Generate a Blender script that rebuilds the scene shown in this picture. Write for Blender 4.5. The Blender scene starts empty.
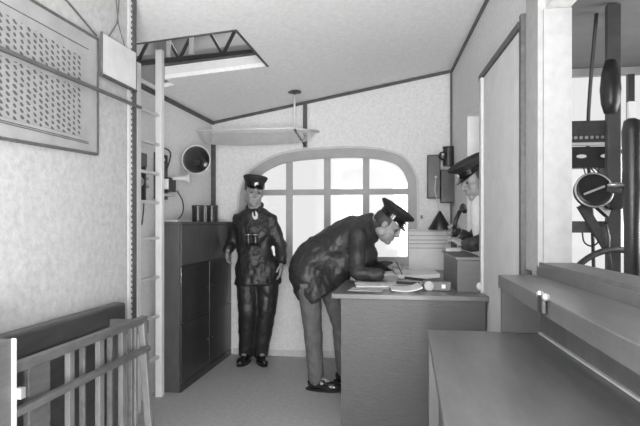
import bpy, bmesh, math, random
from mathutils import Vector, Matrix
R = math.radians
rnd = random.Random(7)
scene = bpy.context.scene
col = scene.collection

# ---------------------------------------------------------------- camera
cam_d = bpy.data.cameras.new('camera')
cam = bpy.data.objects.new('camera', cam_d); col.objects.link(cam)
FPX = 550.0
YAW = math.atan(85 / FPX)
cam_d.sensor_fit = 'HORIZONTAL'; cam_d.sensor_width = 36.0
cam_d.lens = 36.0 * FPX / 640
cam_d.shift_y = 9.0 / 640
cam_d.clip_start = 0.02
cam.location = (0, 0, 1.32)
cam.rotation_euler = (R(90), 0, YAW)
scene.camera = cam

# ---------------------------------------------------------------- world, lights, exposure
w = bpy.data.worlds.new('overcast'); scene.world = w; w.use_nodes = True
bgn = w.node_tree.nodes['Background']
bgn.inputs[0].default_value = (1, 1, 1, 1); bgn.inputs[1].default_value = 0.80
vs = scene.view_settings
vs.view_transform = 'Standard'; vs.look = 'None'; vs.gamma = 1.0; vs.exposure = 0.28; vs.use_curve_mapping = False
scene.cycles.use_denoising = True
scene.cycles.max_bounces = 8; scene.cycles.diffuse_bounces = 5

def area(name, loc, target, sx, sy, power, spread=180):
    d = bpy.data.lights.new(name, 'AREA'); d.shape = 'RECTANGLE'; d.size = sx; d.size_y = sy
    d.energy = power; d.spread = R(spread)
    o = bpy.data.objects.new(name, d); col.objects.link(o); o.location = loc
    o.rotation_euler = (Vector(target) - Vector(loc)).to_track_quat('-Z', 'Y').to_euler()
    return o
area('daylight_rear_window', (0.3, -1.1, 1.5), (-0.8, 4, 1.5), 1.1, 1.3, 72)
area('fill_left', (-1.15, -0.8, 1.6), (.6, 3.6, 1.7), .5, 1.0, 26)  # added fill to brighten the right wall and sliding door; no window here
area('ceiling_fill', (0.3, -0.9, 0.6), (-0.8, 3.4, 2.7), 0.9, 0.7, 95)  # added upward fill behind the camera to lift the ceiling
area('daylight_control_windows', (2.5, 3.35, 1.6), (-0.5, 3.0, 1.35), 1.4, 1.2, 30)
area('hull_void_fill', (-1.4, 5.2, 3.5), (-1.3, 4.2, 2.5), 1.6, 0.6, 14)  # lamp added inside the void above the hatch, standing for daylight through the envelope

# ---------------------------------------------------------------- materials
def mat(name, v, rough=0.6, var=0.12, scale=6.0, bump=0.0, bscale=40.0, metal=0.0, spec=0.5, stretch=None, detail=6.0, coat=0.0):
    m = bpy.data.materials.new(name); m.use_nodes = True
    nt = m.node_tree; b = nt.nodes['Principled BSDF']
    b.inputs['Roughness'].default_value = rough; b.inputs['Metallic'].default_value = metal
    b.inputs['Specular IOR Level'].default_value = spec; b.inputs['Coat Weight'].default_value = coat
    tc = nt.nodes.new('ShaderNodeTexCoord'); mp = nt.nodes.new('ShaderNodeMapping')
    if stretch: mp.inputs['Scale'].default_value = stretch
    nt.links.new(tc.outputs['Object'], mp.inputs['Vector'])
    n = nt.nodes.new('ShaderNodeTexNoise'); n.inputs['Scale'].default_value = scale; n.inputs['Detail'].default_value = detail
    n.inputs['Roughness'].default_value = 0.62
    nt.links.new(mp.outputs[0], n.inputs['Vector'])
    r = nt.nodes.new('ShaderNodeValToRGB')
    r.color_ramp.elements[0].position = 0.3; r.color_ramp.elements[1].position = 0.7
    a, c = max(0, v * (1 - var)), min(1, v * (1 + var))
    r.color_ramp.elements[0].color = (a, a, a, 1); r.color_ramp.elements[1].color = (c, c, c, 1)
    nt.links.new(n.outputs['Fac'], r.inputs[0]); nt.links.new(r.outputs[0], b.inputs['Base Color'])
    if bump:
        n2 = nt.nodes.new('ShaderNodeTexNoise'); n2.inputs['Scale'].default_value = bscale; n2.inputs['Detail'].default_value = 5
        nt.links.new(mp.outputs[0], n2.inputs['Vector'])
        bp = nt.nodes.new('ShaderNodeBump'); bp.inputs['Strength'].default_value = bump; bp.inputs['Distance'].default_value = 0.02
        nt.links.new(n2.outputs['Fac'], bp.inputs['Height']); nt.links.new(bp.outputs[0], b.inputs['Normal'])
    return m

M = dict(
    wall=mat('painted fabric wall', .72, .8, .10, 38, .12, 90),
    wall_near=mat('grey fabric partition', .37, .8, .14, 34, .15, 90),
    ceiling=mat('ceiling fabric', .84, .85, .08, 34, .1, 90),
    floor=mat('linoleum', .44, .6, .14, 30, .15, 50),
    trim_dark=mat('dark batten', .075, .6, .3, 20),
    white=mat('white painted wood', .68, .5, .07, 8),
    frame=mat('window frame paint', .34, .5, .08, 8),
    desk=mat('desk veneer', .085, .42, .12, 12, .1, 30, stretch=(1, 1, 5)),
    desktop=mat('desk top linoleum', .14, .3, .15, 6),
    counter=mat('counter veneer', .135, .30, .22, 3, .05, 20, stretch=(6, 1, 1)),
    counter_side=mat('counter side veneer', .14, .45, .2, 4, stretch=(1, 4, 1)),
    endpanel=mat('dark end panel', .055, .5, .2, 6),
    cabinet=mat('dark cabinet wood with shade', .032, .33, .35, 3, .08, 20, stretch=(4, 4, 1), coat=.3),  # dark wood, with the shade on the lower front put into its colour
    cabinet_side=mat('cabinet side', .085, .45, .2, 5, stretch=(4, 4, 1)),
    rackdark=mat('dark varnished plank', .045, .4, .3, 8, stretch=(4, 1, 4)),
    rackwood=mat('worn light wood', .13, .5, .2, 12, stretch=(4, 4, 1)),
    rackmid=mat('mid brown wood', .085, .45, .25, 12, stretch=(4, 1, 4)),
    leather=mat('black leather', .020, .48, .15, 9, .12, 18, spec=.5),
    leather2=mat('worn leather', .032, .48, .15, 10, .12, 18, spec=.5),
    cloth_dark=mat('dark cloth', .035, .6, .4, 14, .3, 40),
    cloth_grey=mat('grey wool', .12, .85, .2, 20, .3, 60),
    cap=mat('navy cap cloth', .018, .7, .3, 20, .2, 60),
    visor=mat('patent visor', .012, .15, .2, 20),
    badge=mat('silver badge', .75, .35, .1, 20, metal=.4),
    skin=mat('skin', .30, .5, .10, 20, .1, 60),
    hair=mat('hair', .045, .6, .4, 60),
    shirt=mat('white shirt', .8, .7, .05, 20),
    shoe=mat('polished shoe', .015, .15, .3, 10, spec=.8),
    ladder=mat('ladder white paint', .85, .5, .05, 8),
    jamb=mat('jamb paint greyed for glare', .40, .75, .1, 20),  # greyed to offset the strong light falling on the jamb
    paper=mat('paper', .78, .8, .05, 10),
    paper2=mat('grey paper', .52, .8, .1, 10),
    black=mat('black enamel', .02, .35, .3, 10),
    blackmatte=mat('matte black', .012, .8, .3, 10),
    iron=mat('dark iron', .05, .4, .3, 12, metal=.3),
    steel=mat('dull steel', .5, .35, .12, 12, metal=.8),
    brass=mat('light brass', .75, .28, .1, 12, metal=.75),
    net=mat('net cord', .6, .7, .1, 30),
    lightmetal=mat('painted metal', .55, .5, .1, 10),
    girder=mat('girder', .07, .5, .2, 10),
    hull=mat('hull fabric', .42, .8, .15, 4),
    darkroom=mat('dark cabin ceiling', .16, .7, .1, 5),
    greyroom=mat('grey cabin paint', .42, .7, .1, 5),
)

def glass_mat():
    m = bpy.data.materials.new('window glass'); m.use_nodes = True
    nt = m.node_tree; nt.nodes.clear()
    out = nt.nodes.new('ShaderNodeOutputMaterial'); mx = nt.nodes.new('ShaderNodeMixShader')
    t = nt.nodes.new('ShaderNodeBsdfTransparent'); g = nt.nodes.new('ShaderNodeBsdfGlossy')
    t.inputs[0].default_value = (.97, .97, .97, 1); g.inputs['Roughness'].default_value = .05
    mx.inputs[0].default_value = .06
    nt.links.new(t.outputs[0], mx.inputs[1]); nt.links.new(g.outputs[0], mx.inputs[2]); nt.links.new(mx.outputs[0], out.inputs[0])
    return m
M['glass'] = glass_mat()

# ---------------------------------------------------------------- mesh helpers
def origin(o):
    v = Vector((0, 0, 0))
    while o is not None:
        v = v + o.location; o = o.parent
    return v

def frame_of(axis, side=None):
    a = Vector(axis).normalized()
    s = Vector(side) if side is not None else (Vector((0, 0, 1)) if abs(a.z) < .9 else Vector((1, 0, 0)))
    s = (s - a * s.dot(a))
    if s.length < 1e-5: s = a.orthogonal()
    s.normalize()
    return s, a.cross(s), a

class MB:
    def __init__(s): s.bm = bmesh.new()
    def box(s, lo, hi, rot=None, piv=None):
        vs_ = [Vector((x, y, z)) for x in (lo[0], hi[0]) for y in (lo[1], hi[1]) for z in (lo[2], hi[2])]
        if rot is not None:
            p = Vector(piv) if piv else (Vector(lo) + Vector(hi)) / 2
            vs_ = [p + rot @ (v - p) for v in vs_]
        v = [s.bm.verts.new(c) for c in vs_]
        for f in ((0, 1, 3, 2), (4, 6, 7, 5), (0, 4, 5, 1), (2, 3, 7, 6), (0, 2, 6, 4), (1, 5, 7, 3)):
            s.bm.faces.new([v[i] for i in f])
        return s
    def bar(s, p0, p1, w_, h_, side=None):
        p0, p1 = Vector(p0), Vector(p1); a, b, c = frame_of(p1 - p0, side)
        r = []
        for p in (p0, p1):
            r.append([s.bm.verts.new(p + a * (x * w_ / 2) + b * (y * h_ / 2)) for x, y in ((-1, -1), (1, -1), (1, 1), (-1, 1))])
        for i in range(4): s.bm.faces.new((r[0][i], r[0][(i + 1) % 4], r[1][(i + 1) % 4], r[1][i]))
        s.bm.faces.new(r[0][::-1]); s.bm.faces.new(r[1])
        return s
    def loft(s, rings, cap=True, n=20, closed=False):
        """rings: (center, axis, side, a, b)"""
        rr = []
        for c, ax, sd, a, b in rings:
            x, y, _ = frame_of(ax, sd)
            rr.append([s.bm.verts.new(Vector(c) + x * (a * math.cos(2 * math.pi * k / n)) + y * (b * math.sin(2 * math.pi * k / n))) for k in range(n)])
        m_ = len(rr)
        for i in range(m_ if closed else m_ - 1):
            A, B = rr[i], rr[(i + 1) % m_]
            for k in range(n):
                s.bm.faces.new((A[k], A[(k + 1) % n], B[(k + 1) % n], B[k]))
        if cap and not closed:
            s.bm.faces.new(rr[0][::-1]); s.bm.faces.new(rr[-1])
        return s
    def tube(s, pts, r, n=10, closed=False):
        pts = [Vector(p) for p in pts]; m_ = len(pts)
        rs = r if isinstance(r, (list, tuple)) else [r] * m_
        rings = []; sd = None
        for i, p in enumerate(pts):
            if closed: t = pts[(i + 1) % m_] - pts[i - 1]
            else: t = pts[min(i + 1, m_ - 1)] - pts[max(i - 1, 0)]
            x, y, _ = frame_of(t, sd); sd = x
            rings.append((p, t, sd, rs[i], rs[i]))
        return s.loft(rings, n=n, closed=closed)
    def lathe(s, prof, o, axis, side=None, n=28, sq=1.0, cap=True):
        o = Vector(o); a = Vector(axis).normalized()
        return s.loft([(o + a * h, a, side, max(r, 1e-4), max(r, 1e-4) * sq) for r, h in prof], cap=cap, n=n)
    def cyl(s, p0, p1, r, n=20):
        p0, p1 = Vector(p0), Vector(p1)
        return s.lathe([(r, 0), (r, (p1 - p0).length)], p0, p1 - p0, n=n)
    def cap_(s, p0, r0, p1, r1, n=16):
        """tapered capsule"""
        p0, p1 = Vector(p0), Vector(p1); d = p1 - p0
        if d.length < 1e-6: return s.ell(p0, (r0, r0, r0))
        a = d.normalized(); L = d.length; pr = []
        for k in range(1, 6):
            t = math.pi / 2 * (1 - k / 5); pr.append((r0 * math.cos(t), -r0 * math.sin(t)))
        for k in range(0, 5):
            t = math.pi / 2 * k / 5; pr.append((r1 * math.cos(t), L + r1 * math.sin(t)))
        return s.lathe(pr, p0, a, n=n)
    def ell(s, c, rad, fwd=None, up=None, n=18):
        """ellipsoid, rad = (side, forward, up)"""
        f = Vector(fwd or (0, 1, 0)).normalized(); u = Vector(up or (0, 0, 1)); u = (u - f * u.dot(f)).normalized(); sd = f.cross(u)
        mt = Matrix(((sd.x, f.x, u.x), (sd.y, f.y, u.y), (sd.z, f.z, u.z)))
        g = bmesh.ops.create_uvsphere(s.bm, u_segments=n, v_segments=max(8, n * 2 // 3), radius=1)
        for v in g['verts']:
            v.co = Vector(c) + mt @ Vector((v.co.x * rad[0], v.co.y * rad[1], v.co.z * rad[2]))
        return s
    def prism(s, poly, z0, z1):
        a = [s.bm.verts.new((x, y, z0)) for x, y in poly]; b = [s.bm.verts.new((x, y, z1)) for x, y in poly]
        s.bm.faces.new(a[::-1]); s.bm.faces.new(b); n = len(poly)
        for i in range(n): s.bm.faces.new((a[i], a[(i + 1) % n], b[(i + 1) % n], b[i]))
        return s
    def plate(s, outer, holes, thick, fn):
        """2D outline with holes, extruded by thick; fn maps (x, y, h) to world"""
        cu = bpy.data.curves.new('tmp', 'CURVE'); cu.dimensions = '2D'; cu.fill_mode = 'BOTH'; cu.extrude = thick / 2
        for pl in [outer] + list(holes):
            sp = cu.splines.new('POLY'); sp.points.add(len(pl) - 1); sp.use_cyclic_u = True
            for q, p in zip(sp.points, pl): q.co = (p[0], p[1], 0, 1)
        o = bpy.data.objects.new('tmp', cu); col.objects.link(o)
        dg = bpy.context.evaluated_depsgraph_get(); me = bpy.data.meshes.new_from_object(o.evaluated_get(dg))
        base = len(s.bm.verts); s.bm.from_mesh(me); s.bm.verts.ensure_lookup_table()
        for v in s.bm.verts[base:]: v.co = Vector(fn(v.co.x, v.co.y, v.co.z))
        bpy.data.objects.remove(o); bpy.data.curves.remove(cu); bpy.data.meshes.remove(me)
        return s
    def build(s, name, m, parent=None, smooth=False, bevel=0.0, kind=None, label=None, cat=None, group=None, weld=True):
        if weld: bmesh.ops.remove_doubles(s.bm, verts=s.bm.verts, dist=1e-6)
        bmesh.ops.recalc_face_normals(s.bm, faces=s.bm.faces)
        if parent is not None:
            bmesh.ops.translate(s.bm, verts=s.bm.verts, vec=-origin(parent))
            base = None
        else:
            lo = [min(v.co[i] for v in s.bm.verts) for i in range(3)]; hi = [max(v.co[i] for v in s.bm.verts) for i in range(3)]
            base = Vector(((lo[0] + hi[0]) / 2, (lo[1] + hi[1]) / 2, lo[2]))
            if kind == 'structure': base = Vector((0, 0, 0))
            bmesh.ops.translate(s.bm, verts=s.bm.verts, vec=-base)
        me = bpy.data.meshes.new(name); s.bm.to_mesh(me); s.bm.free()
        for p in me.polygons: p.use_smooth = smooth
        me.materials.append(M[m] if isinstance(m, str) else m)
        o = bpy.data.objects.new(name, me); col.objects.link(o)
        if parent is not None: o.parent = parent
        else: o.location = base
        if bevel:
            b = o.modifiers.new('bevel', 'BEVEL'); b.width = bevel; b.segments = 2; b.limit_method = 'ANGLE'; b.angle_limit = R(40)
        if kind: o['kind'] = kind
        if label: o['label'] = label
        if cat: o['category'] = cat
        if group: o['group'] = group
        return o

def remesh(o, vox, sm=3, disp=0.0, dscale=.1):
    m = o.modifiers.new('remesh', 'REMESH'); m.mode = 'VOXEL'; m.voxel_size = vox; m.use_smooth_shade = True
    if sm:
        s_ = o.modifiers.new('smooth', 'SMOOTH'); s_.iterations = sm; s_.factor = .5
    if disp:
        t = bpy.data.textures.new('folds', 'CLOUDS'); t.noise_scale = dscale; t.noise_depth = 2
        d = o.modifiers.new('folds', 'DISPLACE'); d.texture = t; d.strength = disp; d.mid_level = .5; d.texture_coords = 'LOCAL'
    return o

def thing(name, label, cat, loc, group=None):
    o = bpy.data.objects.new(name, None); col.objects.link(o); o.location = loc
    o.empty_display_size = .05
    o['label'] = label; o['category'] = cat
    if group: o['group'] = group
    return o

def cr(pts, n=6, closed=False):
    """Catmull-Rom through points of any dimension"""
    out = []; m_ = len(pts); g = (lambda i: pts[i % m_]) if closed else (lambda i: pts[max(0, min(m_ - 1, i))])
    for i in range(m_ if closed else m_ - 1):
        p0, p1, p2, p3 = g(i - 1), g(i), g(i + 1), g(i + 2)
        for k in range(n):
            t = k / n
            out.append(tuple(.5 * ((2 * b) + (-a + c) * t + (2 * a - 5 * b + 4 * c - d) * t * t + (-a + 3 * b - 3 * c + d) * t ** 3) for a, b, c, d in zip(p0, p1, p2, p3)))
    if not closed: out.append(tuple(pts[-1]))
    return out

# ================================================================ ROOM SHELL
def xw(y): return .44 + .057 * (5.31 - y)          # the right wall runs slightly askew
def zc(x): return 2.33 + .18 * (x + 1.92)          # the ceiling rises to the right
XL, XN, YN, YB, YR = -1.92, -1.33, 2.57, 5.31, -1.25

MB().box((XL - .1, YR - .1, -.1), (2.8, YB + .1, 0)).build('floor', 'floor', kind='structure')

# back wall with the big round-topped window opening
WP = cr([(-1.60, .93), (-1.60, 1.50), (-1.57, 1.66), (-1.48, 1.80), (-1.322, 1.905), (-1.1, 1.97), (-.624, 2.0), (-.3, 1.985), (-.095, 1.935), (0.005, 1.86), (.06, 1.76), (.08, 1.62), (.08, .93)], 5)
xb = xw(YB)
bk = lambda x, z, h: (x, YB + .04 + h, z)
MB().plate([(XL - .1, 0), (xb + .05, 0), (xb + .05, zc(xb + .05)), (XL - .1, zc(XL - .1))], [WP], .08, bk).build('wall_back', 'wall', kind='structure')

def inset(poly, d):
    out = []; n = len(poly); cx = sum(p[0] for p in poly) / n; cy = sum(p[1] for p in poly) / n
    ar = sum(poly[i][0] * poly[(i + 1) % n][1] - poly[(i + 1) % n][0] * poly[i][1] for i in range(n)); sg = 1 if ar > 0 else -1
    for i in range(n):
        a, b, c = Vector(poly[i - 1]), Vector(poly[i]), Vector(poly[(i + 1) % n])
        e1 = (b - a).normalized(); e2 = (c - b).normalized()
        n1 = Vector((-e1.y, e1.x)) * sg; n2 = Vector((-e2.y, e2.x)) * sg
        nn = (n1 + n2); nn = nn / max(.3, nn.dot(n1)) if nn.length > 1e-6 else n1
        out.append(tuple(b + nn * d))
    return out
win = MB().plate(inset(WP, -.035), [inset(WP, .055)], .06, lambda x, z, h: (x, YB - .005 + h, z)).build('window_1', 'frame', kind='structure')
MB().plate(inset(WP, -.05), [inset(WP, -.03)], .05, lambda x, z, h: (x, YB - .02 + h, z)).build('window_moulding', 'lightmetal', win)
mu = MB()
for x, zt in ((-1.13, 1.95), (-.752, 1.985), (-.372, 1.98)):
    mu.box((x - .03, YB, .96), (x + .03, YB + .045, zt))
mu.build('mullion_bars', 'frame', win)
MB().box((-1.57, YB + .002, 1.585), (.05, YB + .05, 1.64)).build('transom', 'frame', win)
MB().plate(inset(WP, .03), [], .004, lambda x, z, h: (x, YB + .055 + h, z)).build('pane', 'glass', win)

# ceiling with the hatch
HT = [(-1.89, 3.02), (-1.025, 3.236), (-1.024, 4.02), (-1.735, 3.795), (-1.735, 3.965), (-1.89, 3.965)]
MB().plate([(XL - .1, YR), (xw(YR) + .1, YR), (xw(YB) + .1, YB + .02), (XL - .1, YB + .02)], [HT], .03, lambda x, y, h: (x, y, zc(x) + .015 + h)).build('ceiling', 'ceiling', kind='structure')

# left walls
MB().box((XL - .08, YN - .1, 0), (XL, YB, zc(XL))).build('wall_left', 'wall', kind='structure')
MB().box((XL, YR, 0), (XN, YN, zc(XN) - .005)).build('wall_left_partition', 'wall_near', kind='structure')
# right wall with doorway and long window opening
rw = lambda y, z, h: (xw(y) + .05 + h, y, z)
WO = [(.5, 1.14), (2.505, 1.14), (2.505, 2.24), (.5, 2.24)]
MB().plate([(YR, 0), (3.72, 0), (3.72, 2.165), (4.45, 2.165), (4.45, 0), (YB, 0), (YB, zc(xw(YB))), (YR, zc(xw(YR)))], [WO], .10, rw).build('wall_right', 'wall', kind='structure')
MB().box((XL - .08, YR - .08, 0), (xw(YR) + .1, YR, zc(.9))).build('wall_rear', 'wall', kind='structure')

# battens
def seam(name, p, q, wd, th, side, m='trim_dark'):
    return MB().bar(p, q, wd, th, side).build(name, m, kind='structure')
seam('trim_1', (XL + .01, YN, zc(XL) - .015), (XL + .01, YB, zc(XL) - .015), .03, .03, (1, 0, 0))
seam('trim_2', (XL, YB - .01, zc(XL) - .015), (xb, YB - .01, zc(xb) - .015), .022, .026, (0, 1, 0))
seam('trim_3', (xw(YR) - .006, YR, zc(xw(YR)) - .015), (xb - .006, YB, zc(xb) - .015), .02, .026, (1, 0, 0), 'rackmid')
seam('trim_4', (xb - .012, YB - .012, .9), (xb - .012, YB - .012, zc(xb) - .03), .018, .018, (1, 0, 0), 'rackmid')
seam('trim_5', (XL + .02, YB - .02, 1.35), (XL + .02, YB - .02, 2.1), .04, .03, (1, 0, 0))
seam('baseboard_back', (-1.7, YB - .006, .03), (-.41, YB - .006, .03), .012, .06, (0, 1, 0), 'lightmetal')
# riveted edge of the partition
e = MB().box((XN - .005, YN - .035, 0), (XN + .006, YN + .004, zc(XN)))
for k in range(92):
    z = .02 + k * .0265
    e.cyl((XN + .004, YN - .045, z), (XN + .010, YN - .045, z), .006, 8)
e.build('trim_6', 'trim_dark', kind='structure')
MB().box((XN - .004, YN - .075, 0), (XN + .003, YN - .036, zc(XN))).build('trim_7', 'lightmetal', kind='structure')

# hatch coaming, void above it
co = MB()
co.plate([(-1.735, 2.366), (-1.02, 2.494), (-1.02, 2.585), (-1.735, 2.457)], [], .02, lambda x, z, h: (x, 4.02 + (x + 1.024) * .317 + .012 + h, z))
co.build('trim_8', 'white', kind='structure')
MB().bar((-1.735, 3.80, 2.462), (-1.02, 4.02, 2.592), .035, .014, (0, 1, 0)).build('trim_9', 'trim_dark', kind='structure')
MB().bar((-1.02, 3.236, 2.515), (-1.02, 4.03, 2.515), .014, .06, (1, 0, 0)).bar((-1.87, 3.02, 2.36), (-1.02, 3.236, 2.51), .014, .05, (0, 1, 0)).build('trim_10', 'trim_dark', kind='structure')
MB().box((-2.6, 5.4, 2.25), (.6, 5.46, 4.0)).box((-2.6, 2.3, 3.95), (.6, 5.46, 4.0)).box((-2.62, 2.3, 2.3), (-2.56, 5.46, 4.0)).box((.55, 2.3, 2.85), (.6, 5.46, 4)).box((-2.6, 2.26, 2.5), (.6, 2.3, 4)).build('wall_hull', 'hull', kind='structure')
gt = thing('lattice_girder', 'dark lattice girder crossing above the open ceiling hatch', 'girder', (-1.45, 4.5, 2.65))
MB().bar((-2.5, 4.4, 2.66), (.3, 4.4, 2.80), .035, .035).bar((-2.5, 4.4, 3.0), (.3, 4.4, 3.14), .035, .035).build('chord', 'girder', gt)
for k in range(14):
    xa = -2.45 + k * .19
    z0 = 2.66 + (xa + 2.5) * .05; up = k % 2
    p = (xa, 4.4, z0 + (0 if up else .34)); q = (xa + .19, 4.4, z0 + .009 + (.34 if up else 0))
    MB().bar(p, q, .022, .022).build('diagonal', 'girder', gt)
for x in (-1.96, -1.76):
    MB().bar((x, 4.37, 2.68 + (x + 2.5) * .05), (x, 4.37, 3.02 + (x + 2.5) * .05), .035, .02).build('upright', 'white', gt)
MB().plate([(-2.5, zc(-2.5) + .04), (.4, zc(.4) + .04), (.4, 2.9), (-2.5, 2.74)], [], .02, lambda x, z, h: (x, 4.46 + h, z)).build('wall_hull_lower', 'greyroom', kind='structure')

# ---------------------------------------------------------------- right side: sliding door, window posts
dm = MB().plate([(2.735, .0), (3.63, .0), (3.63, 2.235), (2.735, 2.235)], [], .028, lambda y, z, h: (xw(y) - .032 + h, y, z)).build('door_1', 'white', kind='structure', bevel=.003)
MB().plate([(3.60, .0), (3.655, .0), (3.655, 2.235), (3.60, 2.235)], [], .045, lambda y, z, h: (xw(y) - .04 + h, y, z)).build('door_edge', 'lightmetal', dm)
MB().ell((.478, 3.63, .91), (.03, .03, .03)).cyl((.478, 3.63, .91), (.53, 3.63, .91), .012).build('door_handle', 'white', dm, smooth=True)
MB().plate([(2.735, 2.24), (3.72, 2.24), (3.72, 2.275), (2.735, 2.275)], [], .05, lambda y, z, h: (xw(y) - .03 + h, y, z)).build('trim_11', 'rackmid', kind='structure')
MB().plate([(2.700, .0), (2.735, .0), (2.735, 2.30), (2.700, 2.30)], [], .05, lambda y, z, h: (xw(y) - .025 + h, y, z)).build('trim_12', 'rackmid', kind='structure')
MB().plate([(2.505, 1.10), (2.69, 1.10), (2.69, 2.6), (2.505, 2.6)], [], .03, lambda y, z, h: (xw(y) - .015 + h, y, z)).build('trim_13', 'jamb', kind='structure')
MB().box((xw(2.5) - .01, 2.488, 1.145), (xw(2.5) + .105, 2.503, 2.238)).build('trim_14', 'jamb', kind='structure')  # added lining, toned down to darken the overlit reveal
w2 = MB().plate([(.45, 1.125), (2.52, 1.125), (2.52, 1.145), (.45, 1.145)], [], .14, lambda y, z, h: (xw(y) + .045 + h, y, z)).build('window_2', 'counter_side', kind='structure')
MB().plate([(.45, 1.085), (2.52, 1.085), (2.52, 1.128), (.45, 1.128)], [], .03, lambda y, z, h: (xw(y) - .015 + h, y, z)).build('window_apron', 'counter', w2)
MB().plate([(3.722, 0), (3.74, 0), (3.74, 2.145), (4.43, 2.145), (4.43, 0), (4.448, 0), (4.448, 2.163), (3.722, 2.163)], [], .115, lambda y, z, h: (xw(y) + .05 + h, y, z)).build('door_2', 'white', kind='structure')

# ---------------------------------------------------------------- control room beyond
CX, CY = 2.65, 4.95
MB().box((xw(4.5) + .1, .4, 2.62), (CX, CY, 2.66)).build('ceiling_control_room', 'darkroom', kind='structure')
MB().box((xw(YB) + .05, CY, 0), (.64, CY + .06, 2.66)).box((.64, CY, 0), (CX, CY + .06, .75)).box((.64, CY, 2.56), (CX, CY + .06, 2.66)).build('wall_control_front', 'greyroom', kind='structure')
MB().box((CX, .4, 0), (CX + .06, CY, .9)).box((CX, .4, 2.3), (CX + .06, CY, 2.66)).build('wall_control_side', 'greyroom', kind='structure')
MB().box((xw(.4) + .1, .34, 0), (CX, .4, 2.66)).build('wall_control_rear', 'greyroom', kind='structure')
w3 = MB().box((1.85, CY, .75), (1.90, CY + .05, 2.56)).box((.64, CY + .01, 1.9), (CX, CY + .04, 1.93)).build('window_3', 'girder', kind='structure')
MB().box((.64, CY + .03, .75), (CX, CY + .034, 2.56)).build('pane', 'glass', w3)
w4 = MB().box((CX, 1.9, .9), (CX + .05, 1.96, 2.3)).box((CX, 3.4, .9), (CX + .05, 3.46, 2.3)).build('window_4', 'girder', kind='structure')
MB().box((CX + .02, .4, .9), (CX + .024, CY, 2.3)).build('pane', 'glass', w4)

# ================================================================ FURNITURE
# low counter
X1 = xw(2.5)
lc = thing('low_counter', 'low broad glossy wooden counter in the right foreground', 'counter', (.35, 1.5, 0))
LT = [(.10, .0), (.155, 0), (.155, 0)]
MB().prism([(.085, .3), (xw(.3) - .012, .3), (X1 - .012, 2.5), (.10, 2.5)], .81, .84).build('worktop', 'counter', lc, bevel=.004)
MB().prism([(.125, .34), (xw(.34) - .02, .34), (X1 - .02, 2.46), (.14, 2.46)], 0, .81).build('body', 'desk', lc)
MB().prism([(.112, .33), (.126, .33), (.141, 2.47), (.127, 2.47)], .74, .81).build('apron', 'counter_side', lc)
MB().prism([(.100, 2.36), (.142, 2.36), (.142, 2.44), (.102, 2.44)], 0, .81).build('corner_post', 'counter_side', lc)

# high shelf on the wall above it
sh = thing('wall_shelf', 'narrow glossy shelf with deep front lip under the side window', 'shelf', (.5, 1.5, 1.05))
sx = lambda y: .403 + .02 * (2.5 - y)
MB().prism([(sx(.3), .3), (xw(.3) - .032, .3), (X1 - .032, 2.5), (sx(2.5), 2.5)], 1.066, 1.09).build('shelf_board', 'counter', sh, bevel=.003)
MB().prism([(sx(.3), .3), (sx(.3) + .018, .3), (sx(2.5) + .018, 2.5), (sx(2.5), 2.5)], 1.035, 1.068).build('front_lip', 'counter', sh)
MB().box((sx(2.5) + .01, 2.475, .842), (X1 - .012, 2.495, 1.066)).build('end_panel', 'endpanel', sh)
MB().plate([(.3, .842), (2.475, .842), (2.475, 1.066), (.3, 1.066)], [], .012, lambda y, z, h: (xw(y) - .020 + h, y, z)).build('back_panel', 'counter_side', sh)
MB().plate([(.3, .842), (2.47, .842), (2.47, .850), (.3, .850)], [], .012, lambda y, z, h: (xw(y) - .032 + h, y, z)).build('beading', 'white', sh)
cl = thing('metal_clip', 'small dark clip with bright glint beads on the front edge of the side shelf', 'clip', (.402, 1.74, 1.05))
MB().box((.400, 1.715, 1.045), (.416, 1.765, 1.098)).build('clip_body', 'black', cl, bevel=.004)
for y in (1.705, 1.775):
    MB().ell((.410, y, 1.098), (.011, .011, .012)).build('glint_bead', 'brass', cl, smooth=True)  # bright beads standing in for highlights on the clip

# chart desk
dk = thing('chart_desk', 'large wooden chart desk the officer leans over, panelled front', 'desk', (0, 4.3, 0))
MB().prism([(-.457, 3.43), (xw(3.43) - .03, 3.43), (xw(3.60) - .03, 3.60), (xw(3.66) - .06, 3.66), (xw(5.27) - .02, 5.27), (-.457, 5.27)], .838, .87).build('desktop', 'desktop', dk, bevel=.004)
MB().prism([(-.40, 3.465), (xw(3.465) - .06, 3.465), (xw(5.2) - .07, 5.2), (-.40, 5.2)], 0, .838).build('body', 'desk', dk)
b = MB().box((-.402, 3.456, .80), (.486, 3.466, .838))
for k in range(34): b.cyl((-.39 + k * .026, 3.4585, .806), (-.39 + k * .026, 3.4525, .806), .0035, 6)
b.build('front_rail', 'desk', dk)
# box on the desk
bx = thing('desk_box', 'grey wooden box with overhanging lid on the right end of the chart desk', 'box', (.38, 4.0, .87))
MB().prism([(.33, 3.62), (.488, 3.62), (.46, 4.42), (.30, 4.42)], .87, 1.078).build('box_body', 'desk', bx, bevel=.003)
MB().prism([(.318, 3.605), (.492, 3.605), (.465, 4.44), (.288, 4.44)], 1.078, 1.095).build('lid', 'counter_side', bx, bevel=.003)

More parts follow.
